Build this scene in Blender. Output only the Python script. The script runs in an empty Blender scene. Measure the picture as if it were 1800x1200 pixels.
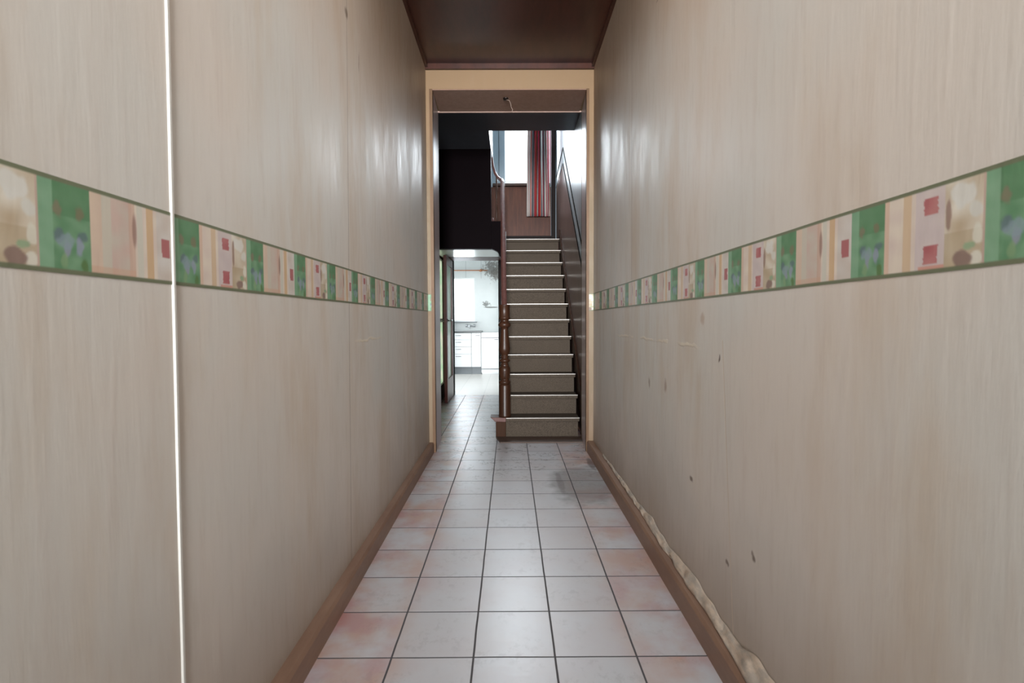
import bpy, bmesh, math, random
from mathutils import Vector, Matrix, noise
random.seed(7)
C = bpy.context.scene.collection
scn = bpy.context.scene

# ------------------------------------------------------------------ camera
cam_h = 1.12
FL, PI_, YA, RO = 918.21, .0411, .0032, -.0043
r0 = Vector((math.cos(YA), -math.sin(YA), 0)); f0 = Vector((math.sin(YA), math.cos(YA), 0)); zz = Vector((0, 0, 1))
Fw = math.cos(PI_) * f0 - math.sin(PI_) * zz
u0 = math.sin(PI_) * f0 + math.cos(PI_) * zz
Rt = math.cos(RO) * r0 + math.sin(RO) * u0
Up = -math.sin(RO) * r0 + math.cos(RO) * u0
cd = bpy.data.cameras.new('camera'); cam = bpy.data.objects.new('camera', cd); C.objects.link(cam)
cd.sensor_width = 36; cd.lens = FL / 1800 * 36; cd.clip_start = .02; cd.clip_end = 100
M = Matrix.Identity(4)
for i in range(3):
    M[i][0] = Rt[i]; M[i][1] = Up[i]; M[i][2] = -Fw[i]
M[2][3] = cam_h
cam.matrix_world = M
scn.camera = cam
cd.dof.use_dof = True; cd.dof.focus_distance = 6.0; cd.dof.aperture_fstop = 7.0
scn.view_settings.view_transform = 'Standard'; scn.view_settings.look = 'None'
scn.view_settings.gamma = 1; scn.view_settings.use_curve_mapping = False
scn.view_settings.exposure = 0.06

# ------------------------------------------------------------------ world, daylight at the openings and added fill
w = bpy.data.worlds.new('world'); scn.world = w; w.use_nodes = True
bg = w.node_tree.nodes['Background']; bg.inputs[0].default_value = (.93, .97, 1, 1); bg.inputs[1].default_value = 2.2

def area(name, loc, direction, sx, sy, power, col=(1, 1, 1)):
    l = bpy.data.lights.new(name, 'AREA'); l.shape = 'RECTANGLE'; l.size = sx; l.size_y = sy
    l.energy = power; l.color = col
    o = bpy.data.objects.new(name, l); C.objects.link(o); o.location = loc
    o.rotation_euler = Vector(direction).to_track_quat('-Z', 'Z').to_euler()
    return o
area('fill_front_door', (0, -4.62, 1.95), (0, 1, -.01), 1.0, 1.7, 96, (.97, .98, 1)).data.spread = math.radians(42)  # added fill behind the camera, at the unseen front door
area('daylight_stair_window', (.28, 8.5, 4.1), (0, -1, -.25), .8, 1.6, 190, (.86, .93, 1))
area('daylight_kitchen_window', (-1.35, 11.95, 1.6), (0, -1, 0), 1.2, .95, 46, (.86, .93, 1))
area('fill_garden_door', (-2.75, 9.6, 1.3), (1, 0, 0), 1.4, 2.0, 64, (.90, .96, 1))  # added at an unseen garden door to brighten the kitchen

FILL_LAMP_Y = (1.9, 0.5)
for _y in FILL_LAMP_Y:
    _l = area('corridor_fill', (0, _y, 3.13), (0, 0, -1), .34, .34, 7, (1, .965, .925)); _l.data.shape = 'DISK'  # fill light added along the corridor ceiling, out of view

# ------------------------------------------------------------------ material helpers
def lin(c):
    return tuple((x / 255 / 12.92 if x / 255 <= .04045 else ((x / 255 + .055) / 1.055) ** 2.4) for x in c[:3]) + (1,)

class NT:
    def __init__(s, name):
        s.m = bpy.data.materials.new(name); s.m.use_nodes = True; s.t = s.m.node_tree; s.n = s.t.nodes
        s.b = s.n['Principled BSDF']
    def add(s, kind, **kw):
        x = s.n.new(kind)
        for k, v in kw.items(): setattr(x, k, v)
        return x
    def plug(s, val, sock):
        if isinstance(val, (int, float)): sock.default_value = val
        elif isinstance(val, (tuple, list)): sock.default_value = val
        else: s.t.links.new(val, sock)
    def math(s, op, a, b=None, c=None, clamp=False):
        x = s.add('ShaderNodeMath', operation=op, use_clamp=clamp)
        s.plug(a, x.inputs[0])
        if b is not None: s.plug(b, x.inputs[1])
        if c is not None: s.plug(c, x.inputs[2])
        return x.outputs[0]
    def mix(s, f, a, b, mode='MIX'):
        x = s.add('ShaderNodeMix', data_type='RGBA', blend_type=mode)
        s.plug(f, x.inputs[0]); s.plug(a, x.inputs[6]); s.plug(b, x.inputs[7]); return x.outputs[2]
    def coords(s):
        x = s.add('ShaderNodeTexCoord'); return x.outputs['Object']
    def xyz(s, v):
        x = s.add('ShaderNodeSeparateXYZ'); s.plug(v, x.inputs[0]); return x.outputs
    def noise(s, v, scale, detail=3, rough=.5, stretch=None):
        if stretch:
            mp = s.add('ShaderNodeMapping'); s.plug(v, mp.inputs[0]); mp.inputs[3].default_value = stretch; v = mp.outputs[0]
        x = s.add('ShaderNodeTexNoise'); s.plug(v, x.inputs['Vector']); x.inputs['Scale'].default_value = scale
        x.inputs['Detail'].default_value = detail; x.inputs['Roughness'].default_value = rough
        return x.outputs[0]
    def ramp(s, f, lo, hi):
        x = s.add('ShaderNodeMapRange'); x.interpolation_type = 'SMOOTHSTEP'
        s.plug(f, x.inputs[0]); x.inputs[1].default_value = lo; x.inputs[2].default_value = hi; return x.outputs[0]
    def bump(s, h, strength, dist, normal=None):
        x = s.add('ShaderNodeBump'); s.plug(h, x.inputs['Height']); x.inputs['Strength'].default_value = strength
        x.inputs['Distance'].default_value = dist
        if normal is not None: s.plug(normal, x.inputs['Normal'])
        return x.outputs[0]
    def out(s, col, rough=.5, normal=None, metal=0, spec=.5):
        s.plug(col, s.b.inputs['Base Color']); s.plug(rough, s.b.inputs['Roughness']); s.plug(metal, s.b.inputs['Metallic'])
        s.plug(spec, s.b.inputs['Specular IOR Level'])
        if normal is not None: s.plug(normal, s.b.inputs['Normal'])
        return s.m

def plain(name, c, rough=.5, metal=0, vary=.12, scale=9, bump=0, stretch=None, spec=.5):
    t = NT(name); v = t.coords(); c = lin(c)
    n = t.noise(v, scale, 4, .6, stretch)
    dark = tuple(x * (1 - vary) for x in c[:3]) + (1,); light = tuple(min(1, x * (1 + vary)) for x in c[:3]) + (1,)
    col = t.mix(n, dark, light)
    nm = t.bump(n, .4, bump) if bump else None
    return t.out(col, rough, nm, metal, spec)

def wood(name, c1, c2, rough=.35, stretch=(8, 8, .7), scale=4, bump=.001, spec=.5):
    t = NT(name); v = t.coords()
    n = t.noise(v, scale, 6, .6, stretch); n2 = t.noise(v, scale * 5, 3, .6, stretch)
    f = t.ramp(t.math('ADD', t.math('MULTIPLY', n, .7), t.math('MULTIPLY', n2, .3)), .3, .7)
    return t.out(t.mix(f, lin(c1), lin(c2)), rough, t.bump(n2, .3, bump), 0, spec)

def attr_mat(name, rough=.4, bumpscale=0, spec=.5, stretch=(1, 1, .25)):
    t = NT(name); a = t.add('ShaderNodeAttribute', attribute_name='paint')
    nm = None
    if bumpscale:
        n = t.noise(t.coords(), bumpscale, 3, .6, stretch); nm = t.bump(n, .35, .0015)
    return t.out(a.outputs['Color'], rough, nm, 0, spec)

def wallpaper(name, seams, spots, tears, tone=((206, 196, 186), (188, 167, 144), (201, 197, 190))):
    t = NT(name); v = t.coords(); X, Y, Z = t.xyz(v)
    base = lin(tone[0]); warm = lin(tone[1]); cool = lin(tone[2]); pink = lin((182, 162, 150))
    big = t.noise(v, 1.1, 3, .55); mid = t.noise(v, 2.2, 5, .6, (1, 1.6, .35)); fine = t.noise(v, 60, 3, .6, (1, 1, .12))
    grain = t.noise(v, 9, 5, .65, (1, 2.4, .22))
    col = t.mix(t.ramp(big, .38, .66), cool, base)
    col = t.mix(t.math('MULTIPLY', t.ramp(mid, .5, .75), .55), col, warm)
    col = t.mix(t.math('MULTIPLY', t.ramp(grain, .5, .8), .25), col, pink)
    # brown staining with shade painted in, under the ceiling and just above the skirting
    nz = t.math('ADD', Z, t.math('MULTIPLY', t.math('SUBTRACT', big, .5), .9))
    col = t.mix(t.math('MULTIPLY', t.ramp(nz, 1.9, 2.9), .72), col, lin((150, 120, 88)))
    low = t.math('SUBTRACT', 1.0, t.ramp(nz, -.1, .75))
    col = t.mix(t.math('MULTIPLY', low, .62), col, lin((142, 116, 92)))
    col = t.mix(t.math('MULTIPLY', t.math('SUBTRACT', fine, .5), .12), col, lin((140, 126, 112)))
    streak = t.noise(v, 26, 4, .65, (1, 1.6, .28))
    col = t.mix(t.math('MULTIPLY', t.ramp(streak, .52, .72), .07), col, lin((150, 130, 112)))
    hgt = t.math('ADD', t.math('ADD', t.math('MULTIPLY', grain, .9), t.math('MULTIPLY', fine, .08)), t.math('MULTIPLY', streak, .35))
    for (y0, y1, z0, z1, w_, c, s_) in seams:      # y0 at z0, y1 at z1
        yc = t.math('MULTIPLY_ADD', Z, (y1 - y0) / (z1 - z0), y0 - z0 * (y1 - y0) / (z1 - z0))
        d = t.math('ABSOLUTE', t.math('SUBTRACT', Y, yc))
        m = t.math('SUBTRACT', 1.0, t.ramp(d, w_ * .4, w_))
        m = t.math('MULTIPLY', m, t.math('MULTIPLY', t.math('GREATER_THAN', Z, z0), t.math('LESS_THAN', Z, z1)))
        col = t.mix(t.math('MULTIPLY', m, s_), col, lin(c)); hgt = t.math('SUBTRACT', hgt, t.math('MULTIPLY', m, .3))
    wob = t.math('MULTIPLY', t.math('SUBTRACT', t.noise(v, 14, 3, .6), .5), .05)
    for (ys, zs, ry, rz, c, s_) in spots:
        a = t.math('DIVIDE', t.math('SUBTRACT', t.math('ADD', Y, wob), ys), ry); b = t.math('DIVIDE', t.math('SUBTRACT', t.math('ADD', Z, wob), zs), rz)
        d = t.math('SQRT', t.math('ADD', t.math('MULTIPLY', a, a), t.math('MULTIPLY', b, b)))
        m = t.math('SUBTRACT', 1.0, t.ramp(d, .3, 1.0))
        col = t.mix(t.math('MULTIPLY', m, s_), col, lin(c)); hgt = t.math('ADD', hgt, t.math('MULTIPLY', m, .6))
    for (y0, y1, zt_, w_, c, s_) in tears:
        wv = t.math('MULTIPLY', t.math('SUBTRACT', t.noise(v, 7, 4, .7), .5), .05)
        d = t.math('ABSOLUTE', t.math('SUBTRACT', t.math('ADD', Z, wv), zt_))
        m = t.math('MULTIPLY', t.math('SUBTRACT', 1.0, t.ramp(d, w_ * .3, w_)), t.math('MULTIPLY', t.ramp(Y, y0, y0 + .25), t.math('SUBTRACT', 1.0, t.ramp(Y, y1 - .25, y1))))
        m = t.math('MULTIPLY', m, t.ramp(t.noise(v, 6, 2, .5), .4, .55))
        col = t.mix(t.math('MULTIPLY', m, s_), col, lin(c)); hgt = t.math('ADD', hgt, t.math('MULTIPLY', m, 1.5))
    nm = t.bump(hgt, .28, .003)
    rg = t.math('ADD', t.math('ADD', .38, t.math('MULTIPLY', t.ramp(mid, .3, .7), .16)), t.math('MULTIPLY', t.ramp(streak, .4, .7), .12))
    return t.out(col, rg, nm, 0, .35)

# ------------------------------------------------------------------ mesh helpers
class MB:
    def __init__(s): s.v = []; s.f = []; s.mi = []; s.sm = []
    def poly(s, pts, faces, mi=0, smooth=False):
        k = len(s.v); s.v += [tuple(p) for p in pts]
        for f in faces: s.f.append(tuple(k + i for i in f)); s.mi.append(mi); s.sm.append(smooth)
        return s
    def box(s, x0, x1, y0, y1, z0, z1, mi=0):
        return s.hexa([(x0, y0), (x1, y0), (x1, y1), (x0, y1)], [z0] * 4, [z1] * 4, mi)
    def hexa(s, xy, zb, zt, mi=0):
        p = [(x, y, z) for (x, y), z in zip(xy, zb)] + [(x, y, z) for (x, y), z in zip(xy, zt)]
        return s.poly(p, [(3, 2, 1, 0), (4, 5, 6, 7), (0, 1, 5, 4), (1, 2, 6, 5), (2, 3, 7, 6), (3, 0, 4, 7)], mi)
    def prism(s, prof, axis, a, b, mi=0):
        """prof: 2-D outline in the two other axes, extruded from a to b along axis"""
        n = len(prof)
        def P(u, v, c): return {'x': (c, u, v), 'y': (u, c, v), 'z': (u, v, c)}[axis]
        pts = [P(u, v, a) for u, v in prof] + [P(u, v, b) for u, v in prof]
        fs = [tuple(range(n))[::-1], tuple(range(n, 2 * n))] + [(i, (i + 1) % n, n + (i + 1) % n, n + i) for i in range(n)]
        return s.poly(pts, fs, mi)
    def lathe(s, prof, c=(0, 0), n=28, mi=0):
        k = len(prof); pts = []; fs = []
        for i in range(n):
            a = 2 * math.pi * i / n
            for r, z in prof: pts.append((c[0] + r * math.cos(a), c[1] + r * math.sin(a), z))
        for i in range(n):
            j = (i + 1) % n
            for q in range(k - 1): fs.append((i * k + q, j * k + q, j * k + q + 1, i * k + q + 1))
        fs.append(tuple(i * k for i in range(n))[::-1]); fs.append(tuple(i * k + k - 1 for i in range(n)))
        return s.poly(pts, fs, mi, True)
    def tube(s, path, r, n=12, mi=0, flat=1.0, off=0, smooth=True):
        path = [Vector(p) for p in path]; pts = []; fs = []
        ref = Vector((1, 0, 0))
        rr = r if isinstance(r, (list, tuple)) else [r] * len(path)
        for i, p in enumerate(path):
            d = (path[min(i + 1, len(path) - 1)] - path[max(i - 1, 0)]).normalized()
            if abs(d.dot(ref)) > .95: ref = Vector((0, 1, 0)) if abs(d.y) < .9 else Vector((0, 0, 1))
            a = (ref - d * ref.dot(d)).normalized(); b = d.cross(a); ref = a
            for k in range(n):
                t = 2 * math.pi * k / n + off
                pts.append(p + a * math.cos(t) * rr[i] + b * math.sin(t) * rr[i] * flat)
        for i in range(len(path) - 1):
            for k in range(n): fs.append((i * n + k, i * n + (k + 1) % n, (i + 1) * n + (k + 1) % n, (i + 1) * n + k))
        fs.append(tuple(range(n))[::-1]); fs.append(tuple((len(path) - 1) * n + k for k in range(n)))
        return s.poly(pts, fs, mi, smooth)
    def build(s, name, mats, parent=None, bevel=0, paint=None):
        me = bpy.data.meshes.new(name); me.from_pydata(s.v, [], s.f)
        for m in (mats if isinstance(mats, (list, tuple)) else [mats]): me.materials.append(m)
        me.polygons.foreach_set('material_index', s.mi); me.polygons.foreach_set('use_smooth', s.sm)
        if paint:
            a = me.color_attributes.new('paint', 'FLOAT_COLOR', 'POINT')
            a.data.foreach_set('color', [c for p in paint for c in p])
        me.update()
        bm = bmesh.new(); bm.from_mesh(me); bmesh.ops.recalc_face_normals(bm, faces=bm.faces); bm.to_mesh(me); bm.free()
        o = bpy.data.objects.new(name, me); C.objects.link(o)
        if parent: o.parent = parent; o.matrix_parent_inverse = Matrix.Translation(-parent.location)
        if bevel:
            b = o.modifiers.new('bevel', 'BEVEL'); b.width = bevel; b.segments = 2; b.limit_method = 'ANGLE'; b.angle_limit = .6
        return o

def struct(o): o['kind'] = 'structure'; return o
def tag(o, label, cat, group=None):
    o['label'] = label; o['category'] = cat
    if group: o['group'] = group
    return o
def thing(name, loc, label, cat, group=None):
    o = bpy.data.objects.new(name, None); C.objects.link(o); o.location = loc; o.empty_display_size = .1
    return tag(o, label, cat, group)

# ------------------------------------------------------------------ dimensions
XL, XR = -.690, .700            # papered corridor walls
YF, YB = 4.40, 4.87             # front and back of the thick wall with the opening
ZC = 3.223                      # corridor ceiling
ZB0, ZB1 = 1.195, 1.341         # wallpaper border
YREAR = -4.5
XW = .715                       # right wall of the stair
T = .2722; X0 = -.3998; Y0 = 1.6931
Q = 1.0275

# ------------------------------------------------------------------ materials
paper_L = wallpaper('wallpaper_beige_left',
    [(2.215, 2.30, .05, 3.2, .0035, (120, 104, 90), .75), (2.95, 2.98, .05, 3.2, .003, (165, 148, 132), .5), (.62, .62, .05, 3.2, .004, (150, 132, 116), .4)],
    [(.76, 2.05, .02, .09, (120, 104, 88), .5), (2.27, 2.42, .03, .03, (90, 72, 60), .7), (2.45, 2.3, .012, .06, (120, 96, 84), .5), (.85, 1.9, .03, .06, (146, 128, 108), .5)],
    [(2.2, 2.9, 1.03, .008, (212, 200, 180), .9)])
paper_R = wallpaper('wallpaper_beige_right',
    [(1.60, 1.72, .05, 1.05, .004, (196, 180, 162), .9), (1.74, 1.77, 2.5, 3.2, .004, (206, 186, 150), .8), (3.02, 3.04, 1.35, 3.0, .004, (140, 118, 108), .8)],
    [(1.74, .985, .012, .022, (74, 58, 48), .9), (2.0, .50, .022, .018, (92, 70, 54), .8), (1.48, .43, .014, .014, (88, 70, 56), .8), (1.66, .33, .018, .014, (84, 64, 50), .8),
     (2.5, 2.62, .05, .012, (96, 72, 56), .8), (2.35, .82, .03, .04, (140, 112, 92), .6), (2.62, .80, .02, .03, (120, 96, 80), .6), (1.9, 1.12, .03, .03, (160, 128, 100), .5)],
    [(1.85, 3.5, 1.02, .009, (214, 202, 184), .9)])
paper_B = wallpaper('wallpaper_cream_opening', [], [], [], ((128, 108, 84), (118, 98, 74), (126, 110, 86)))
base_brown = wood('skirting_brown', (122, 92, 74), (140, 110, 90), .5, (2, .5, 2), 5)
trim_brown = wood('casing_brown', (104, 78, 56), (122, 94, 70), .5, spec=.25)
reveal_mat = plain('reveal_mauve_paint', (196, 180, 178), .3, vary=.08)
ceil_wood = wood('ceiling_dark_wood', (52, 24, 16), (76, 38, 26), .33, (1.5, .35, 1), 5, spec=.5)
dark_wood = wood('stair_dark_wood', (42, 24, 15), (66, 40, 26), .36, spec=.3)
red_wood = wood('mahogany_wood', (74, 26, 20), (96, 40, 30), .3)
rail_wood = wood('handrail_wood', (84, 52, 46), (104, 68, 62), .36, spec=.3)
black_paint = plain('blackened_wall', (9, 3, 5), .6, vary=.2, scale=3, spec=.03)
dark_ceiling = plain('sooty_ceiling', (88, 90, 96), .33, vary=.25, scale=2.5)
white_paint = plain('white_paint', (226, 228, 226), .5, vary=.03)
shaded_white = plain('shaded_white_wall', (150, 166, 176), .45, vary=.06)  # white wall beside the window; its shade is put into the colour
stair_wall = plain('stairwell_wall_paint', (214, 220, 222), .35, vary=.06, scale=4)
gloss_wall = plain('glossy_blue_white_wall', (206, 216, 222), .33, vary=.08, scale=3, bump=.006, stretch=(1, 3, .6))
landing_brown = wood('landing_panel_brown', (66, 34, 22), (90, 50, 32), .45, spec=.2)
dull_black = plain('dull_black_wood', (26, 18, 16), .6, vary=.15, spec=.15)
panel_gloss = wood('glossy_wainscot', (104, 82, 74), (140, 118, 108), .28, (1, 3, .35), 7, .003)
metal = plain('aluminium_nosing', (160, 154, 148), .35, .4, vary=.05)
steel = plain('brushed_steel', (150, 150, 148), .25, 1, vary=.05)
black_metal = plain('dark_bronze', (40, 32, 28), .35, .6)
kitchen_white = plain('kitchen_white_laminate', (236, 238, 240), .3, vary=.02)
gap_grey = plain('shadow_gap_grey', (120, 122, 124), .6)
plinth_grey = plain('plinth_slate_grey', (112, 118, 122), .4, vary=.1)
worktop_mat = plain('worktop_dark', (70, 74, 74), .3, vary=.2, scale=40)
rod_mat = wood('curtain_rod_wood', (150, 94, 60), (172, 116, 78), .4)

def carpet_mat():
    t = NT('stair_carpet_speckled'); v = t.coords()
    n = t.noise(v, 160, 3, .8); b = t.noise(v, 6, 3, .5)
    c = t.mix(t.ramp(n, .35, .68), lin((64, 56, 49)), lin((98, 88, 78)))
    c = t.mix(t.math('MULTIPLY', b, .35), c, lin((96, 84, 72)))
    return t.out(c, .95, t.bump(n, .6, .004), 0, .1)
carpet = carpet_mat()

def tile_mat():
    t = NT('terracotta_floor_tiles'); v = t.coords(); X, Y, Z = t.xyz(v)
    wob = t.math('MULTIPLY', t.math('SUBTRACT', t.noise(v, 5, 2, .5), .5), .004)
    a = t.math('DIVIDE', t.math('SUBTRACT', t.math('ADD', X, wob), X0), T); b = t.math('DIVIDE', t.math('SUBTRACT', t.math('ADD', Y, wob), Y0), T)
    fa = t.math('FRACT', a); fb = t.math('FRACT', b)
    da = t.math('SUBTRACT', .5, t.math('ABSOLUTE', t.math('SUBTRACT', fa, .5))); db = t.math('SUBTRACT', .5, t.math('ABSOLUTE', t.math('SUBTRACT', fb, .5)))
    edge = t.math('MINIMUM', da, db)
    grout = t.math('SUBTRACT', 1.0, t.ramp(t.math('MINIMUM', t.math('MULTIPLY', da, .92), db), .007, .014))
    cx = t.add('ShaderNodeCombineXYZ'); t.plug(t.math('FLOOR', a), cx.inputs[0]); t.plug(t.math('FLOOR', b), cx.inputs[1])
    wn = t.add('ShaderNodeTexWhiteNoise', noise_dimensions='3D'); t.plug(cx.outputs[0], wn.inputs[0])
    rnd = wn.outputs[0]; rcol = wn.outputs[1]
    # shifted coordinates per tile so that the cloudy glaze differs from tile to tile
    vm = t.add('ShaderNodeVectorMath', operation='MULTIPLY_ADD'); t.plug(rcol, vm.inputs[0]); vm.inputs[1].default_value = (9, 9, 9); t.plug(v, vm.inputs[2])
    cloud = t.noise(vm.outputs[0], 5, 4, .55); fine = t.noise(v, 45, 4, .7)
    pale = lin((194, 197, 203)); orange = lin((180, 128, 98)); pink = lin((172, 110, 102))
    # flamed glaze: reddish along the tile's side edges and the rows near the walls, pale middle: wear plus painted-in sheen
    wear_sheen = t.math('SUBTRACT', 1.0, t.ramp(t.math('ABSOLUTE', t.math('SUBTRACT', X, .02)), .28, .56))
    side = t.math('SUBTRACT', 1.0, t.ramp(da, .0, .3))
    red = t.math('ADD', t.math('MULTIPLY', t.ramp(cloud, .3, .7), .7), t.math('MULTIPLY', side, .3))
    red = t.math('MULTIPLY', red, t.math('SUBTRACT', 1.0, t.math('MULTIPLY', wear_sheen, .85)), clamp=True)
    warm = t.mix(t.ramp(t.noise(vm.outputs[0], 7, 2, .5), .42, .6), orange, pink)
    c = t.mix(red, pale, warm)
    c = t.mix(t.math('MULTIPLY', rnd, .18), c, lin((160, 140, 126)))
    # scuffs and grime
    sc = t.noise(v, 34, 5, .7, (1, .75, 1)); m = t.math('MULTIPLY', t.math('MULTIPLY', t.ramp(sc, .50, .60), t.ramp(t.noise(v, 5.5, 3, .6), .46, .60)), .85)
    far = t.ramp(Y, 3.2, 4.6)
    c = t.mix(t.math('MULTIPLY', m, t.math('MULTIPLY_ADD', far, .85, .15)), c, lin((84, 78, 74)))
    # worn, dull grey patch of cement film by the right wall just before the opening
    px_ = t.math('DIVIDE', t.math('SUBTRACT', X, .50), .26); py_ = t.math('DIVIDE', t.math('SUBTRACT', Y, 3.55), .55)
    pd = t.math('ADD', t.math('SQRT', t.math('ADD', t.math('MULTIPLY', px_, px_), t.math('MULTIPLY', py_, py_))), t.math('MULTIPLY', t.math('SUBTRACT', t.noise(v, 5, 3, .6), .5), .9))
    pm = t.math('SUBTRACT', 1.0, t.ramp(pd, .6, 1.05))
    c = t.mix(t.math('MULTIPLY', pm, .62), c, lin((104, 101, 98)))
    for (sx, sy, rx, ry, st_) in ((.625, 4.02, .035, .20, .7), (.34, 3.55, .03, .30, .35)):
        ax = t.math('DIVIDE', t.math('SUBTRACT', X, sx), rx); ay = t.math('DIVIDE', t.math('SUBTRACT', Y, sy), ry)
        dd = t.math('ADD', t.math('SQRT', t.math('ADD', t.math('MULTIPLY', ax, ax), t.math('MULTIPLY', ay, ay))), t.math('MULTIPLY', t.math('SUBTRACT', t.noise(v, 9, 3, .6), .5), .8))
        c = t.mix(t.math('MULTIPLY', t.math('SUBTRACT', 1.0, t.ramp(dd, .5, 1.0)), st_), c, lin((74, 58, 52)))
    c = t.mix(grout, c, lin((58, 56, 60)))
    rg = t.math('ADD', t.math('ADD', .27, t.math('MULTIPLY', fine, .14)), t.math('ADD', t.math('MULTIPLY', grout, .4), t.math('MULTIPLY', pm, .35)))
    h = t.math('SUBTRACT', t.math('ADD', t.math('MULTIPLY', t.noise(v, 22, 3, .6), .12), t.math('MULTIPLY', t.noise(v, 6, 2, .5), .25)), grout)
    return t.out(c, rg, t.bump(h, .5, .0025), 0, .9)
tiles = tile_mat()

def glass_mat(name, tint, rough=.02, trans=.93):
    t = NT(name); t.b.inputs['Roughness'].default_value = rough
    tr = t.add('ShaderNodeBsdfTransparent'); tr.inputs[0].default_value = tint
    gl = t.add('ShaderNodeBsdfGlossy'); gl.inputs['Roughness'].default_value = rough
    mx = t.add('ShaderNodeMixShader'); mx.inputs[0].default_value = 1 - trans
    t.t.links.new(tr.outputs[0], mx.inputs[1]); t.t.links.new(gl.outputs[0], mx.inputs[2])
    t.t.links.new(mx.outputs[0], t.n['Material Output'].inputs[0]); return t.m
glass = glass_mat('window_glass', (.97, .98, .98, 1))
def frosted(name, ca, cb, gf=.12):
    t = NT(name); v = t.coords(); n = t.noise(v, 3, 3, .6, (1, 1, 2))
    c = t.mix(t.ramp(n, .35, .65), lin(ca), lin(cb))
    tl = t.add('ShaderNodeBsdfTranslucent'); t.plug(c, tl.inputs[0]); gl = t.add('ShaderNodeBsdfGlossy'); gl.inputs['Roughness'].default_value = .15
    mx = t.add('ShaderNodeMixShader'); mx.inputs[0].default_value = gf
    t.t.links.new(tl.outputs[0], mx.inputs[1]); t.t.links.new(gl.outputs[0], mx.inputs[2]); t.t.links.new(mx.outputs[0], t.n['Material Output'].inputs[0]); return t.m
frost = frosted('green_frosted_glass', (196, 214, 190), (222, 220, 206))
frost_door = frosted('pale_obscure_glass', (228, 238, 240), (206, 220, 222), .45)

# ------------------------------------------------------------------ the setting
struct(MB().box(-1.05, .9, YREAR, 7.80, -.1, 0).build('floor', tiles))
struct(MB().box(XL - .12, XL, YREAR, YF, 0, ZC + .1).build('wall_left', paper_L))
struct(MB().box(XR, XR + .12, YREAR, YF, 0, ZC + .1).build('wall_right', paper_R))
m = MB().box(XL, XR, YREAR, YF, ZC, ZC + .1)
m.box(XL, XR, YF - .028, YF, ZC - .042, ZC).box(XL, XL + .022, YREAR, YF - .028, ZC - .03, ZC).box(XR - .022, XR, YREAR, YF - .028, ZC - .03, ZC)
struct(m.build('ceiling', ceil_wood))

# thick wall with the opening
XO0, XO1 = -.661, .662; ZO = 3.028
m = MB().box(-1.05, XO0, YF, YB, 0, 3.4).box(XO1, .9, YF, YB, 0, 3.4).box(XO0, XO1, YF, YB, ZO, 3.4)
struct(m.build('wall_back', paper_B))
# casing strips and the painted lining of the opening
m = MB()
m.hexa([(XO0, YF - .006), (-.636, YF - .006), (-.636, YF + .05), (XO0, YF + .05)], [0] * 4, [ZO] * 4)
m.hexa([(.640, YF - .006), (XO1, YF - .006), (XO1, YF + .05), (.640, YF + .05)], [0] * 4, [ZO] * 4)
struct(m.build('trim_1', trim_brown))
m = MB().hexa([(-.636, YF + .004), (.640, YF + .004), (.640, YB - .012), (-.636, YB - .012)], [ZO - .006] * 4, [ZO + .01] * 4)
struct(m.build('trim_9', wood('soffit_board_brown', (148, 114, 96), (164, 130, 112), .4)))
struct(MB().box(-.66, .66, YB - .012, YB + .006, ZO - .010, ZO + .03).build('trim_10', plain('soffit_edge_pink', (206, 176, 162), .35)))
m = MB()
m.hexa([(XO0, YF + .05), (-.637, YF + .05), (-.652, YB + .004), (-.70, YB + .004)], [0] * 4, [ZO - .004] * 4)
m.hexa([(.641, YF + .05), (XO1, YF + .05), (.71, YB + .004), (.664, YB + .004)], [0] * 4, [ZO - .004] * 4)
struct(m.build('trim_2', reveal_mat))

# skirting
def skirting(name, x_face_near, x_face_far, xwall, y0, y1, h):
    s = 1 if xwall > 0 else -1
    m = MB(); n = 40; prof = []
    for i in range(n + 1):
        t = i / n; y = y0 + (y1 - y0) * t; x = x_face_near + (x_face_far - x_face_near) * t
        w_ = .002 * noise.noise(Vector((0, y * 3, s * 5)))
        prof.append([(x + w_, y, 0), (x + w_, y, h - .012), (x + s * .008 + w_, y, h), (xwall, y, h), (xwall, y, 0)])
    pts = [p for r in prof for p in r]; fs = []
    for i in range(n):
        for k in range(5): fs.append((i * 5 + k, i * 5 + (k + 1) % 5, (i + 1) * 5 + (k + 1) % 5, (i + 1) * 5 + k))
    fs += [(0, 1, 2, 3, 4), tuple(n * 5 + k for k in range(5))]
    return struct(m.poly(pts, fs).build(name, base_brown))
skirting('baseboard_left', -.636, -.650, XL, YREAR, YF - .006, .086)
skirting('baseboard_right', .664, .645, XR, YREAR, YF - .006, .094)

# rear of the corridor: unseen front door added behind the camera for fill daylight
m = MB().box(XL, -.55, YREAR - .1, YREAR, 0, ZC).box(.55, XR, YREAR - .1, YREAR, 0, ZC).box(-.55, .55, YREAR - .1, YREAR, 3.0, ZC)
struct(m.build('wall_front', paper_B))
d = MB()
for a in (-.55, .47): d.box(a, a + .08, YREAR - .08, YREAR - .03, 0, 3.0)
for z in (0, 2.2, 2.92): d.box(-.47, .47, YREAR - .08, YREAR - .03, z, z + (.5 if z == 0 else .08))
d = struct(d.build('door_added_front', red_wood)); MB().box(-.47, .47, YREAR - .06, YREAR - .055, .5, 2.2).box(-.47, .47, YREAR - .06, YREAR - .055, 2.28, 2.92).build('pane', glass, d)

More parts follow.
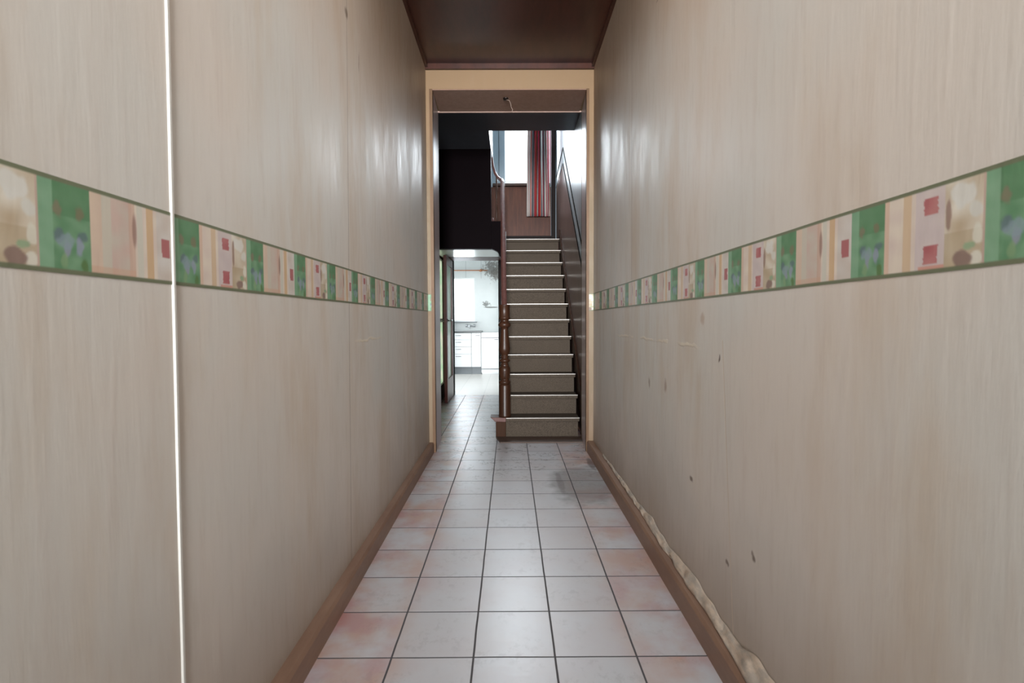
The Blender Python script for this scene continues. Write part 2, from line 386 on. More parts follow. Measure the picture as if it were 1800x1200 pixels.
# back hall
XH = -.95
m = MB().box(XH - .1, XH, YB, 6.62, 0, 5.2).box(XH - .1, XH, 6.62, 8.1, 2.06, 5.2).box(XH - .1, XH, 7.70, 7.80, 0, 2.06)
struct(m.build('wall_hall_left', stair_wall))
m = MB().box(XW, XW + .1, YB, 8.1, 0, 5.2)
struct(m.build('wall_stair_right', gloss_wall))
m = MB().box(-1.05, .815, YB, 5.84, 3.2, 3.3).box(-1.05, -.226, 5.84, 6.45, 3.2, 3.3)
struct(m.build('ceiling_hall', dark_ceiling))
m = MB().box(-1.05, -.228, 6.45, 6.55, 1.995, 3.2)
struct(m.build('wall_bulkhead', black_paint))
m = MB().box(XH, -.13, 6.55, 7.33, 2.0, 2.10)
struct(m.build('ceiling_passage', plain('glossy_white_soffit', (232, 236, 234), .22, vary=.04)))
m = MB().box(-.226, -.105, 6.45, 6.55, 1.995, 2.33)
m.prism([(-.226, 1.995), (-.105, 1.995), (-.105, 1.88), (-.125, 1.90), (-.135, 1.93), (-.155, 1.96), (-.19, 1.98)], 'y', 6.455, 6.54)
struct(m.build('trim_8', black_paint))
struct(MB().box(-1.05, .815, 5.74, 5.84, 3.3, 5.2).box(-.33, -.23, 5.84, 7.1, 3.3, 5.2).build('wall_stairwell_front', stair_wall))
struct(MB().box(-1.05, .815, 5.74, 8.3, 5.2, 5.3).build('ceiling_stairwell', white_paint))
# landing
struct(MB().box(XH, .68, 7.38, 7.80, 2.0, 2.243).box(-2.7, .9, 7.80, 8.1, 2.10, 2.243).build('floor_landing', landing_brown))
# stair window wall
WX0, WX1, WZ0, WZ1 = -.075, .62, 3.2, 4.75
m = MB().box(-2.7, WX0, 8.1, 8.25, 2.1, 5.2).box(WX1, .9, 8.1, 8.25, 2.1, 5.2).box(WX0, WX1, 8.1, 8.25, 2.1, WZ0).box(WX0, WX1, 8.1, 8.25, WZ1, 5.2)
struct(m.build('wall_landing', shaded_white))
f = MB().box(WX0, WX0 + .012, 8.15, 8.2, WZ0, WZ1).box(WX1 - .05, WX1, 8.15, 8.2, WZ0, WZ1).box(WX0 + .012, WX1 - .05, 8.15, 8.2, WZ0, WZ0 + .06).box(WX0 + .012, WX1 - .05, 8.15, 8.2, WZ1 - .05, WZ1)
f = struct(f.build('window_1', white_paint, bevel=.004)); MB().box(WX0 + .012, WX1 - .05, 8.17, 8.175, WZ0 + .06, WZ1 - .05).build('pane', glass, f)
MB().box(-.26, WX1, 8.02, 8.1, WZ0 - .045, WZ0 - .005).build('window_sill', dark_wood, f, bevel=.005)
m = MB().box(-.94, .63, 8.07, 8.1, 2.243, 3.15)
struct(m.build('trim_3', landing_brown))
struct(MB().box(.635, .70, 8.04, 8.1, 2.243, 5.2).box(-.94, .635, 8.05, 8.07, 2.243, 2.405).build('trim_4', dull_black))
struct(MB().box(-.168, -.160, 8.088, 8.1, 3.2, 5.1).build('trim_5', plain('grey_joint', (70, 78, 84), .5)))

# wainscot on the stair's right wall with its two cap mouldings
def rise(y, off): return min(1.967 + off + (y - 5.30) * .815, 3.385 + off - .0)
YA_ = 7.04
prof = [(YB + .01, 0), (8.04, 0), (8.04, 3.12), (YA_, 3.19), (YB + .01, 3.19 - (YA_ - YB - .01) * .84)]
struct(MB().prism(prof, 'x', XW - .006, XW).build('wall_wainscot', panel_gloss))
m = MB()
for zt_, zl in ((3.40, 3.29), (3.19, 3.13)):
    for (ya, za, yb, zb_) in ((YB + .01, zt_ - (YA_ - YB - .01) * .84, YA_, zt_), (YA_, zt_, 8.04, zl)):
        m.prism([(ya, za - .009), (yb, zb_ - .009), (yb, zb_ + .009), (ya, za + .009)], 'x', XW - .009, XW)
struct(m.build('trim_6', dull_black))

# ------------------------------------------------------------------ staircase
st = thing('staircase', (.3, 4.93, 0), 'straight carpeted staircase with dark turned newel post rising to the window landing', 'staircase')
R_, G_ = .1868, .218
SX0, SX1 = -.05, .672
for k in range(12):
    z = R_ * (k + 1); y = 4.93 + G_ * k
    x0 = SX0 if k else -.045
    x1 = .655 if k == 0 else min(.685, .662 + .004 * k)
    tr = MB().box(x0, x1, y, y + G_ + .05, z - .034, z)
    o = tr.build('tread', carpet, st, bevel=.007)
    MB().box(x0, x1, y - .006, y + .022, z - .003, z + .004).build('nosing', metal, o)
    MB().box(x0, x1 - .012, y + .035, y + .055, z - R_, z - .034).build('riser', carpet, st)
# wooden end of the first step carrying the newel
m = MB().box(-.142, -.046, 4.945, 5.08, 0, .150)
m.build('step_block', plain('dull_brown_wood', (64, 42, 30), .6, vary=.2, spec=.1, stretch=(6, 6, 1)), st, bevel=.006)
m = MB().prism([(-.195, .196), (-.046, .190), (-.046, .150), (-.150, .152), (-.165, .170)], 'y', 4.935, 5.10)
m.build('step_end', rail_wood, st, bevel=.003)
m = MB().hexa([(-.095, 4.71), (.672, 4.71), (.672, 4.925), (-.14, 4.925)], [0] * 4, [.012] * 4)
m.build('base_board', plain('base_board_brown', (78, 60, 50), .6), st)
sl = R_ / G_
def on(y): return R_ + (y - 4.93) * sl
m = MB().prism([(4.95, 0), (5.05, 0), (7.38, 2.10), (7.38, 2.38), (4.95, .28)], 'x', .6865, .7085)
m.build('wall_stringer', dark_wood, st)
m = MB().prism([(5.08, 0), (5.2, 0), (7.38, 1.98), (7.38, 2.36), (5.08, .30)], 'x', -.10, -.052)
m.build('outer_stringer', dark_wood, st)
m = MB().prism([(5.21, 0), (7.70, 0), (7.70, 1.99), (7.37, 1.97)], 'x', -.085, -.065)
m.build('side_panel', dark_wood, st)
# newel
zt = lambda y: 1.268 - (535.2 - 535) * 0 - ((y / 4.285 + 520) - 535.2) * .00549
raw = [(66, 30), (67, 42), (74, 43), (80, 40), (158, 40), (163, 44), (170, 44), (176, 34), (182, 30), (196, 33), (203, 44), (214, 47), (226, 46), (233, 38), (240, 29), (252, 28), (275, 30), (300, 32), (330, 35), (360, 39), (395, 43), (415, 41), (432, 33), (443, 24), (449, 25), (454, 32), (459, 31), (464, 22), (470, 30), (478, 40), (488, 41), (494, 34), (500, 25), (508, 26), (512, 32), (520, 30), (528, 33), (536, 42), (560, 42), (600, 39), (618, 36), (624, 30), (630, 32), (640, 44), (650, 45), (656, 38), (664, 38)]
NX, NY = -.056, 5.01
prof = [(r * .00129, zt(y)) for y, r in raw][::-1]
m = MB().lathe(prof, (NX, NY), 32)
m.lathe([(.060, .19), (.060, .205), (.057, .215), (.057, zt(672)), (.052, zt(660))], (NX, NY), 32)
m.build('newel_post', dark_wood, st)
# handrail
path = [(NX - .002, 5.03, 1.25), (NX - .008, 5.3, 1.48)]
for i in range(1, 14):
    t = i / 13; path.append((NX - .008 - .030 * t, 5.3 + 1.66 * t, 1.48 + 1.66 * t * .872))
path += [(-.108, 7.04, 2.985), (-.130, 7.10, 3.01), (-.165, 7.14, 3.05), (-.20, 7.16, 3.11), (-.225, 7.17, 3.20), (-.238, 7.175, 3.32), (-.240, 7.18, 3.6), (-.238, 7.18, 4.1)]
m = MB().tube(path, [.030] * 15 + [.026, .024, .022, .02, .018, .016, .014, .012][:len(path) - 15], 8, flat=.9, off=math.pi / 8, smooth=False)
m.build('handrail', rail_wood, st, bevel=.004)
def spindle(x, y, z0, z1):
    h = z1 - z0; P = [(.012, 0), (.012, .10), (.016, .11), (.009, .14), (.013, .2), (.017, .3), (.015, .42), (.008, .47), (.014, .5), (.008, .53), (.015, .58), (.017, .7), (.013, .82), (.009, .87), (.015, .89), (.011, .9), (.011, 1)]
    MB().lathe([(r, z0 + h * q) for r, q in P], (x, y), 12).build('baluster', dark_wood, st)
for k in range(1, 10):
    y = 4.93 + G_ * (k + .45); t = max(0, (y - 5.3) / 1.66)
    spindle(NX + .004 - .024 * t, y, on(y) + .02, 1.48 + (y - 5.3) * .872 - .018)
spindle(-.176, 7.13, 2.36, 3.06)
m = MB().tube([(-.235, 7.14, 2.50), (-.228, 7.14, 2.43), (-.20, 7.13, 2.375), (-.16, 7.12, 2.34), (-.105, 7.11, 2.315)], .016, 10)
m.build('landing_string', rail_wood, st)

# ------------------------------------------------------------------ curtain at the stair window
def curtain():
    root = thing('window_curtain', (.43, 7.98, 4.72), 'red white and grey striped curtain hanging in folds at the stair window', 'curtain')
    z0, z1 = 2.685, 4.70; nu, nz = 260, 24
    seq = [((214, 206, 198), 3), ((158, 40, 60), 1.5), ((226, 214, 206), 1.2), ((214, 112, 100), 3), ((228, 216, 206), 1.5), ((104, 100, 106), 2.5), ((222, 216, 210), 1.5), ((168, 44, 62), 2.5), ((206, 92, 72), 1.6), ((90, 86, 94), 2.4), ((220, 214, 208), 1.2), ((172, 40, 62), 3), ((200, 84, 62), 1.4), ((110, 106, 112), 2.6), ((226, 220, 214), 1.3), ((176, 44, 70), 2.8), ((120, 112, 116), 2.0), ((228, 222, 212), 1.6), ((178, 44, 72), 3.2), ((224, 216, 206), 1.4), ((170, 40, 62), 1.8), ((226, 218, 208), 1.2)]
    seq = [(tuple(q * .84 for q in c), s) for c, s in seq]; tot = sum(s for _, s in seq); pts = []; cols = []
    for i in range(nu + 1):
        u = i / nu; a = 0
        for c, s in seq:
            a += s / tot
            if u <= a + 1e-9: break
        lc = lin(c)
        for j in range(nz + 1):
            t = j / nz; z = z0 + (z1 - z0) * t
            spread = 1 - .12 * min(1, t * 1.4)
            ph = u * 2 * math.pi * 7.5 + .6 * math.sin(3 * t + u * 4)
            x = .432 + (u - .5) * .352 * spread + .012 * math.sin(ph * 2 + 1) * (1 - .3 * t)
            yy = 7.98 + .028 * math.sin(ph) + .010 * math.sin(ph * 1.7 + 2)
            pts.append((x, yy, z + (.004 * math.sin(ph) if j == 0 else 0))); cols.append(lc)
    fs = [(i * (nz + 1) + j, (i + 1) * (nz + 1) + j, (i + 1) * (nz + 1) + j + 1, i * (nz + 1) + j + 1) for i in range(nu) for j in range(nz)]
    m = MB().poly(pts, fs, 0, True); o = m.build('cloth', attr_mat('striped_cloth', .85, 0, .15), root, paint=cols)
    s = o.modifiers.new('solid', 'SOLIDIFY'); s.thickness = .002
    MB().tube([(-.10, 7.98, 4.72), (.64, 7.98, 4.72)], .012, 12).build('curtain_pole', dark_wood, root)
curtain()

# ------------------------------------------------------------------ open glazed door of the kitchen, side door with green glass
LX1, LX0 = -.842, -.884; LY0, LY1 = 6.965, 7.70
o = MB()
for a, b in ((LY0, LY0 + .11), (LY1 - .09, LY1)): o.box(LX0, LX1, a, b, .01, 1.985)
for a, b in ((.01, .32), (1.875, 1.985)): o.box(LX0, LX1, LY0 + .11, LY1 - .09, a, b)
leaf = struct(o.build('door_2', red_wood, bevel=.004))
MB().box(-.866, -.860, LY0 + .11, LY1 - .09, .32, 1.875).build('pane', frost_door, leaf)
h = MB()
for s, xf in ((1, LX1), (-1, LX0)):
    h.tube([(xf - s * .004, LY0 + .055, 1.115), (xf + s * .006, LY0 + .055, 1.115)], .024, 16)
    h.tube([(xf, LY0 + .055, 1.115), (xf + s * .045, LY0 + .055, 1.115), (xf + s * .052, LY0 + .062, 1.115), (xf + s * .054, LY0 + .16, 1.117)], .0085, 10)
h.build('door_handle', steel, leaf)
o = MB()
o.box(XH - .06, XH - .01, 6.62, 6.72, 0, 2.06).box(XH - .06, XH - .01, 7.60, 7.70, 0, 2.06).box(XH - .06, XH - .01, 6.72, 7.6, 0, .22).box(XH - .06, XH - .01, 6.72, 7.6, 1.97, 2.06).box(XH - .06, XH - .01, 6.72, 7.6, 1.10, 1.14)
side = struct(o.build('door_3', dark_wood)); MB().box(XH - .04, XH - .034, 6.72, 7.6, .22, 1.97).build('pane', frost, side)

# kitchen door wall
m = MB().box(-2.7, -.845, 7.80, 7.92, 0, 2.10).box(-.175, 1.0, 7.80, 7.92, 0, 2.10).box(-.845, -.175, 7.80, 7.92, 2.035, 2.10)
struct(m.build('wall_kitchen_door', stair_wall))
m = MB().box(-.175, -.125, 7.77, 7.93, 0, 2.035).box(-.86, -.845, 7.77, 7.93, 0, 2.035).box(-.86, -.125, 7.77, 7.93, 2.022, 2.05)
struct(m.build('trim_7', dull_black))

# ------------------------------------------------------------------ kitchen
KY = 11.45
kf = NT('kitchen_pale_tiles'); v = kf.coords(); kx, ky, kz = kf.xyz(v)
g = kf.math('MAXIMUM', kf.math('GREATER_THAN', kf.math('FRACT', kf.math('DIVIDE', kx, .4)), .985), kf.math('GREATER_THAN', kf.math('FRACT', kf.math('DIVIDE', ky, .4)), .985))
kfm = kf.out(kf.mix(g, lin((226, 222, 216)), lin((190, 188, 184))), .3)
struct(MB().box(-2.7, 1.0, 7.80, KY + .1, -.1, 0).build('floor_kitchen', kfm))
kw = NT('kitchen_plaster'); v = kw.coords(); kx, ky, kz = kw.xyz(v)
def patch(cx, cz, rx, rz, lo, hi, sc, amp):
    a = kw.math('DIVIDE', kw.math('SUBTRACT', kx, cx), rx); b = kw.math('DIVIDE', kw.math('SUBTRACT', kz, cz), rz)
    d = kw.math('SQRT', kw.math('ADD', kw.math('MULTIPLY', a, a), kw.math('MULTIPLY', b, b)))
    d = kw.math('ADD', d, kw.math('MULTIPLY', kw.math('SUBTRACT', kw.noise(v, sc, 6, .8), .5), amp))
    return kw.math('SUBTRACT', 1.0, kw.ramp(d, lo, hi))
c = kw.mix(kw.noise(v, 3, 4, .6), lin((192, 198, 197)), lin((212, 216, 215)))
for q in (patch(-.38, 2.24, .24, .24, .55, .85, 16, 4.2), patch(-.30, 2.12, .14, .16, .6, 1.0, 24, 3.4)):
    c = kw.mix(kw.math('MULTIPLY', q, .8), c, lin((96, 92, 86)))
for q in (patch(-.53, 1.47, .14, .09, .4, .6, 20, 3.4), patch(-.42, 1.40, .22, .02, .6, .9, 12, 1.4)):
    c = kw.mix(kw.math('MULTIPLY', q, .85), c, lin((88, 90, 86)))
for xx in (-.965, -.63):
    ln = kw.math('LESS_THAN', kw.math('ABSOLUTE', kw.math('SUBTRACT', kx, xx)), .006)
    c = kw.mix(kw.math('MULTIPLY', kw.math('MULTIPLY', ln, kw.math('GREATER_THAN', kz, 2.03)), .6), c, lin((150, 158, 160)))
kwm = kw.out(c, .5)
KWX0, KWX1, KWZ0, KWZ1 = -1.95, -.775, 1.09, 2.045
m = MB().box(-2.7, KWX0, KY, KY + .1, 0, 2.75).box(KWX1, 1.0, KY, KY + .1, 0, 2.75).box(KWX0, KWX1, KY, KY + .1, 0, KWZ0).box(KWX0, KWX1, KY, KY + .1, KWZ1, 2.75)
struct(m.build('wall_kitchen_back', kwm))
m = MB().box(-2.8, -2.7, 7.8, 8.85, 0, 2.75).box(-2.8, -2.7, 10.35, KY, 0, 2.75).box(-2.8, -2.7, 8.85, 10.35, 2.3, 2.75)
struct(m.build('wall_kitchen_left', white_paint))
struct(MB().box(1.0, 1.1, 7.8, KY, 0, 2.75).build('wall_kitchen_right', white_paint))
struct(MB().box(-2.8, 1.1, 8.25, KY + .1, 2.75, 2.85).build('ceiling_kitchen', white_paint))
f = MB().box(KWX0, KWX0 + .05, KY + .03, KY + .08, KWZ0, KWZ1).box(KWX1 - .03, KWX1, KY + .03, KY + .08, KWZ0, KWZ1).box(KWX0 + .05, KWX1 - .03, KY + .03, KY + .08, KWZ0, KWZ0 + .03).box(KWX0 + .05, KWX1 - .03, KY + .03, KY + .08, KWZ1 - .03, KWZ1)
f = struct(f.build('window_2', white_paint)); MB().box(KWX0 + .05, KWX1 - .03, KY + .05, KY + .055, KWZ0 + .03, KWZ1 - .03).build('pane', glass, f)
MB().box(KWX0 - .03, KWX1 + .05, KY - .10, KY + .0, KWZ0 - .022, KWZ0 - .001).build('window_sill', plinth_grey, f, bevel=.003)
f = MB()  # unseen garden door, added to light the kitchen from the side
for a in (8.85, 9.56, 10.27): f.box(-2.79, -2.73, a, a + .08, 0, 2.3)
f.box(-2.79, -2.73, 8.93, 10.27, 2.22, 2.3).box(-2.79, -2.73, 8.93, 10.27, 0, .12)
f = struct(f.build('door_added_garden', white_paint)); MB().box(-2.76, -2.755, 8.93, 10.27, .12, 2.22).build('pane', glass, f)

CY = 10.82     # cabinet fronts
def fronts(root, rects, handle):
    for (x0, x1, z0, z1, kind) in rects:
        p = MB().box(x0 + .003, x1 - .003, CY - .018, CY, z0 + .003, z1 - .003).build(kind, kitchen_white, root, bevel=.002)
        hx = (x0 + x1) / 2 if kind == 'drawer' else x1 - .07
        hw = .055 if kind == 'drawer' else .045
        if handle == 'left': hx = x0 + .08
        hz = z1 - .05
        MB().tube([(hx - hw, CY - .018, hz), (hx - hw, CY - .038, hz), (hx + hw, CY - .038, hz), (hx + hw, CY - .018, hz)], .005, 8).build('handle', steel, p)
dr = thing('drawer_cabinet', (-1.15, CY, 0), 'white kitchen base unit with a stack of four drawers under the window', 'cabinet')
MB().box(-1.35, -.806, CY + .001, 11.4, .15, .855).build('body', gap_grey, dr)
zs = [.15, .42, .57, .715, .855]
fronts(dr, [(-1.35, -.806, zs[i], zs[i + 1], 'drawer') for i in range(4)], 'mid')
MB().box(-1.35, -.806, CY + .05, CY + .07, 0, .15).build('plinth', plinth_grey, dr)
dc = thing('base_cabinet', (-.7, CY, 0), 'white single-door kitchen base unit between the drawers and the dishwasher', 'cabinet')
MB().box(-.804, -.606, CY + .001, 11.4, .15, .855).build('body', gap_grey, dc)
fronts(dc, [(-.804, -.606, .15, .855, 'door')], None)
MB().box(-.804, -.606, CY + .05, CY + .07, 0, .15).build('plinth', plinth_grey, dc)
dw = thing('dishwasher', (-.3, CY, 0), 'white freestanding dishwasher at the right end of the kitchen units', 'dishwasher')
MB().box(-.60, -.002, CY + .001, 11.4, .03, .835).build('body', kitchen_white, dw)
MB().box(-.60, -.002, CY - .02, CY, .76, .835).build('control_panel', kitchen_white, dw, bevel=.003)
MB().box(-.60, -.002, CY - .02, CY, .115, .750).build('door', kitchen_white, dw, bevel=.004)
MB().box(-.60, -.002, CY - .008, CY, .100, .115).build('door_gap', gap_grey, dw)
MB().box(-.60, -.002, CY - .008, CY, .750, .760).build('door_gap', gap_grey, dw)
MB().box(-.59, -.01, CY + .02, CY + .03, 0, .10).build('plinth', kitchen_white, dw)
MB().box(-.60, -.002, CY - .02, 11.4, .837, .862).build('lid', kitchen_white, dw, bevel=.004)
MB().box(-.33, -.25, CY - .030, CY - .018, .712, .724).build('handle', plinth_grey, dw)
tag(MB().box(-1.36, -.602, CY - .03, 11.4, .857, .895).build('worktop', worktop_mat, bevel=.004), 'thin dark grey kitchen worktop on the white drawer and door units', 'worktop')
# tap on the wall
tap_mat = plain('pale_chrome', (200, 204, 206), .25, .5)
tp = thing('kitchen_tap', (-.86, 11.4, .97), 'chrome two-handle mixer tap on the wall above the dark worktop', 'tap')
MB().tube([(-.95, 11.41, .99), (-.79, 11.41, .99)], .016, 12).tube([(-.93, 11.45, .99), (-.93, 11.40, .99)], .014, 10).tube([(-.81, 11.45, .99), (-.81, 11.40, .99)], .014, 10).build('body', tap_mat, tp)
for x in (-.955, -.785): MB().tube([(x, 11.41, .97), (x, 11.41, 1.03)], [.022, .026], 12).build('knob', tap_mat, tp)
MB().tube([(-.87, 11.40, .98), (-.87, 11.36, 1.02), (-.87, 11.24, 1.0), (-.87, 11.20, .95)], .010, 10).build('spout', tap_mat, tp)
rd = thing('curtain_rod', (-1.2, 11.36, 2.18), 'brown wooden curtain rod without a curtain above the kitchen window', 'curtain rod')
MB().tube([(-2.1, 11.36, 2.195), (-.62, 11.36, 2.195), (-.49, 11.36, 2.195)], .012, 12).build('rod', rod_mat, rd)
MB().tube([(-.655, 11.36, 2.195), (-.645, 11.36, 2.195), (-.63, 11.36, 2.195), (-.615, 11.36, 2.195), (-.60, 11.36, 2.195)], [.014, .026, .032, .024, .013], 14).build('finial', rod_mat, rd)
MB().tube([(-.66, 11.36, 2.185), (-.66, 11.45, 2.185)], .01, 8).build('bracket', rod_mat, rd)

# ------------------------------------------------------------------ wallpaper border
def n2(x, y, s=0): return noise.noise(Vector((x, y, s)))
def lerp(a, b, t): return tuple(a[i] + (b[i] - a[i]) * t for i in range(3))
def sst(a, b, x): t = max(0, min(1, (x - a) / (b - a))); return t * t * (3 - 2 * t)
def ell(x, y, cx, cy, rx, ry): return math.hypot((x - cx) / rx, (y - cy) / ry)
def border_colour(u, v, motif, seed):
    """u metres from the panel's start, v 0..1 up the band"""
    if v < .045 or v > .955:
        return (108, 114, 84)
    x = u; k = n2(u * 30, v * 5, seed)
    if motif == 'G':
        t = u / .092
        c = lerp((88, 140, 96), (118, 162, 122), .5 + .9 * n2(u * 40, v * 7, seed))
        if t < .25: c = lerp(c, (128, 172, 136), .7)
        elif v > .6: c = lerp(c, (80, 130, 84), .6)
        for (cx, cy, rx, ry, cc) in ((.33, .66, .1, .1, (134, 116, 92)), (.78, .66, .12, .09, (128, 112, 84)), (.36, .40, .13, .08, (92, 108, 122)), (.83, .42, .13, .07, (88, 110, 116)), (.52, .27, .09, .13, (146, 142, 172)), (.76, .30, .10, .12, (146, 148, 178)), (.5, .34, .2, .1, (130, 152, 160)), (.86, .10, .09, .1, (84, 116, 56)), (.45, .14, .09, .1, (128, 160, 112))):
            d = ell(t, v, cx, cy, rx, ry) + .4 * n2(u * 90, v * 14, seed)
            if d < 1: c = lerp(c, cc, .75 * (1 - sst(.6, 1, d)))
        return c
    t = u / .201
    c = lerp((218, 202, 182), (210, 190, 176), .5 + k)
    if motif == 'A':
        if t < .12: c = lerp(c, (206, 174, 146), .6)
        elif t < .22: c = (196, 186, 168)
        elif t < .46: c = lerp((200, 170, 156), (196, 182, 166), .5 + k)
        if .42 < t < .50: c = lerp(c, (198, 158, 136), .7)
        d = ell(t, v, .49, .62, .035, .26)
        if d < 1: c = lerp(c, (142, 104, 92), .7 * (1 - sst(.5, 1, d)))
        if .52 < t < .60: c = (202, 196, 180)
        if .64 < t < .74: c = lerp(c, (206, 164, 116), .8)
        if t > .78: c = lerp((206, 198, 190), (198, 184, 172), .5 + k)
        if .85 < t + .01 * n2(u * 99, v * 9) < .965 and .36 < v < .60: c = (176, 98, 98)
        if v < .12 and t < .5: c = lerp(c, (206, 158, 128), .5)
    else:
        if t < .06: c = lerp(c, (208, 168, 140), .7)
        if .22 < t < .32: c = lerp(c, (206, 170, 128), .7)
        if .36 < t < .66: c = lerp((204, 188, 182), (196, 178, 176), .5 + k)
        for a, b in ((.66, .86), (.10, .32)):
            if .45 < t + .012 * n2(u * 80, v * 30) < .59 and a < v < b: c = lerp((178, 92, 94), (190, 120, 116), .5 + k)
        if v < .09 and t < .72 and t > .4: c = (206, 146, 128)
        if t > .66:
            c = lerp((192, 172, 144), (212, 200, 180), .5 + 1.3 * n2(u * 25, v * 5, seed + 3))
            if v < .42: c = lerp(c, (172, 148, 112), .5)
            for (cx, cy, rx, ry, cc) in ((.82, .80, .13, .15, (212, 210, 202)), (.93, .62, .07, .1, (206, 204, 194)), (.69, .62, .03, .22, (150, 118, 104)), (.95, .36, .05, .12, (214, 210, 192)), (.94, .12, .06, .09, (216, 212, 196)), (.82, .12, .09, .10, (134, 106, 96)), (.88, .24, .06, .05, (138, 168, 128))):
                d = ell(t, v, cx, cy, rx, ry) + .35 * n2(u * 70, v * 10, seed)
                if d < 1: c = lerp(c, cc, .85 * (1 - sst(.65, 1, d)))
        if t > .985: c = (190, 160, 144)
    return c
def border(name, side, label):
    ys = []; y = .45
    while y < YF - .0005:
        ys.append(y); y += .0019 if y < 1.6 else (.0028 if y < 2.6 else .005)
    ys.append(YF - .001)
    ys = [-1.5 + .02 * i for i in range(int(1.95 / .02))] + ys
    nz = 52; x = XL + .0008 if side < 0 else XR - .0008
    P = .2935 * 1.0275; g = .092 * 1.0275
    # green panel starts (left wall, growing y); the right wall is laid the other way round
    start = .7725 if side < 0 else .752 * Q
    cols = []; pts = []
    def colour(y, v):
        if side < 0: s = (y - start) / P; k = math.floor(s); u = (s - k) * P; par = k
        else: s = (start - y) / P; k = math.floor(s); u = (s - k) * P; par = k
        if u < g: return border_colour(u / 1.0275, v, 'G', k * 3.7)
        mo = ('A' if par % 2 == 0 else 'B') if side < 0 else ('B' if par % 2 else 'A')
        return border_colour((u - g) / 1.0275, v, mo, k * 3.7)
    path = [(x, y) for y in ys]
    if side < 0: path += [(XL + .001 + (XO0 - XL - .001) * i / 6, YF - .0008) for i in range(7)]
    else: path += [(XR - .001 + (XO1 - XR + .001) * i / 6, YF - .0008) for i in range(7)]
    for i, (px, py) in enumerate(path):
        yy = py if i < len(ys) else YF + abs(px - x)
        wv = .0012 * n2(yy * 3, 1, side)
        for j in range(nz + 1):
            v = j / nz; cc = colour(yy, v); gm = sum(cc) / 3 + 3; pts.append((px, py, ZB0 + (ZB1 - ZB0) * v + wv)); cols.append(lin(tuple(gm + (q - gm) * .82 for q in cc)))
    n = nz + 1
    fs = [(i * n + j, (i + 1) * n + j, (i + 1) * n + j + 1, i * n + j + 1) for i in range(len(path) - 1) for j in range(nz)]
    o = MB().poly(pts, fs).build(name, attr_mat('border_print_' + ('left' if side < 0 else 'right'), .42, 40, .35), paint=cols)
    s = o.modifiers.new('solid', 'SOLIDIFY'); s.thickness = .0006; s.offset = 0
    tag(o, label, 'wallpaper border')
border('wallpaper_border', -1, 'green and cream patchwork wallpaper border along the left corridor wall')
border('wallpaper_border', 1, 'green and cream patchwork wallpaper border along the right corridor wall')

# pale sealing strip over the open seam of the left wall
m = MB(); pts = []
for i in range(41):
    z = .087 + (ZC - .03 - .087) * i / 40; y = 1.066 + .029 * (z - .087) / 3.1 + .0008 * n2(z * 2, 0)
    pts += [(XL, y - .0055, z), (XL + .0035, y - .003, z), (XL + .0035, y + .003, z), (XL, y + .0055, z)]
fs = [(i * 4 + k, i * 4 + k + 1, (i + 1) * 4 + k + 1, (i + 1) * 4 + k) for i in range(40) for k in range(3)] + [(0, 3, 2, 1), (160, 161, 162, 163)]
tag(m.poly(pts, fs).build('seam_strip', plain('seam_white', (206, 203, 196), .35, vary=.03)), 'narrow off-white strip running from skirting to ceiling on the left wall', 'wall strip')

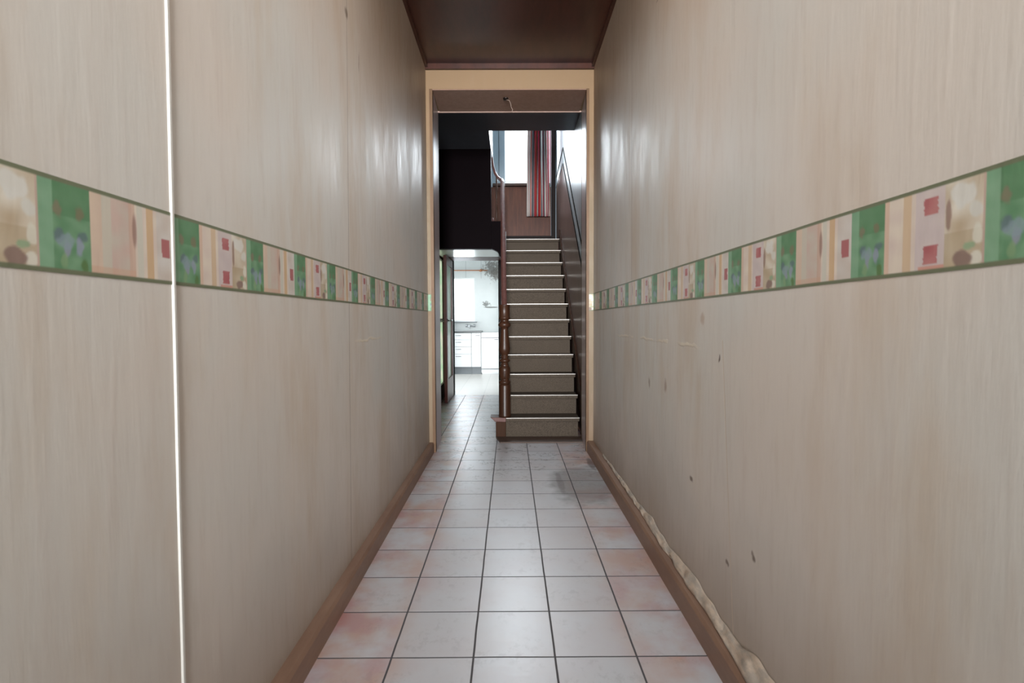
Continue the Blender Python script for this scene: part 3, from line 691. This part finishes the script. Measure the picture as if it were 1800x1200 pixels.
# ------------------------------------------------------------------ peeling wallpaper along the right skirting
def peel():
    pts = []; n = 260; rows = 7; y0, y1 = 1.0, 3.9
    for i in range(n + 1):
        y = y0 + (y1 - y0) * i / n; t = i / n
        fall = sst(1, .72, t) * .7 + .3
        w_ = (.030 + .016 * n2(y * 3.1, 2) + .014 * n2(y * 8, 4)) * (1.15 - 1.0 * t)
        hgt = (.044 + .030 * n2(y * 3.3, 7) + .018 * n2(y * 10, 9)) * (1.1 - .8 * t)
        xs = XR - .001; zb = .094
        for j in range(rows):
            s = j / (rows - 1)
            bulge = math.sin(math.pi * min(1, s * 1.0)) 
            x = xs - w_ * (1 - s) ** 1.4 * .95 - .006 * bulge * (1 + n2(y * 14, s * 3)) 
            z = zb + hgt * s + .012 * n2(y * 16, s * 4, 3) * (.4 + bulge) + .003
            pts.append((min(x, xs), y, max(z, zb + .001)))
    fs = [(i * rows + j, (i + 1) * rows + j, (i + 1) * rows + j + 1, i * rows + j + 1) for i in range(n) for j in range(rows - 1)]
    t = NT('peeling_paper'); v = t.coords(); c = t.mix(t.ramp(t.noise(v, 22, 5, .7, (1, .5, 1)), .42, .62), lin((192, 173, 154)), lin((164, 153, 141)))
    mt = t.out(c, .6, t.bump(t.noise(v, 30, 4, .6), .5, .004))
    o = MB().poly(pts, fs, 0, True).build('peeling_wallpaper', mt)
    s = o.modifiers.new('solid', 'SOLIDIFY'); s.thickness = .0012
    tag(o, 'crumpled beige wallpaper edge peeling off above the right skirting', 'peeling wallpaper')
peel()

# ------------------------------------------------------------------ unseen opal lamps added on the corridor ceiling as fill light
opal = NT('fill_lamp_glass'); opal.b.inputs['Emission Color'].default_value = (1, .93, .84, 1); opal.b.inputs['Emission Strength'].default_value = 1.5
opal = opal.out((.9, .9, .88, 1), .3)
for i, (ly, words) in enumerate(((FILL_LAMP_Y[0], 'added round opal fill lamp nearer the stairs'), (FILL_LAMP_Y[1], 'added round opal fill lamp nearer the front door'))):
    lp = thing('fill_ceiling_lamp', (0, ly, ZC), words, 'lamp', None)
    MB().lathe([(.17, ZC - .03), (.18, ZC - .02), (.18, ZC)], (0, ly), 32).build('fill_lamp_base', white_paint, lp)
    MB().lathe([(.02, ZC - .078), (.08, ZC - .072), (.13, ZC - .055), (.16, ZC - .03)], (0, ly), 32).build('fill_lamp_diffuser', opal, lp)

# ------------------------------------------------------------------ wire hanging from the head of the opening
wr = thing('hanging_wire', (-.02, YF + .2, ZO), 'short twisted wire dangling from a hook in the head of the opening', 'wire')
MB().lathe([(.003, ZO - .02), (.02, ZO - .017), (.024, ZO - .006), (.022, ZO - .0)], (-.03, YF + .17), 16).build('ceiling_rose', black_metal, wr)
MB().tube([(-.028, YF + .17, ZO - .018), (.0, YF + .17, ZO - .024), (.012, YF + .17, ZO - .05), (.016, YF + .17, ZO - .08), (.028, YF + .17, ZO - .10), (.022, YF + .17, ZO - .12)], .0028, 8).build('cable', plain('cable_pale', (150, 130, 118), .5), wr)
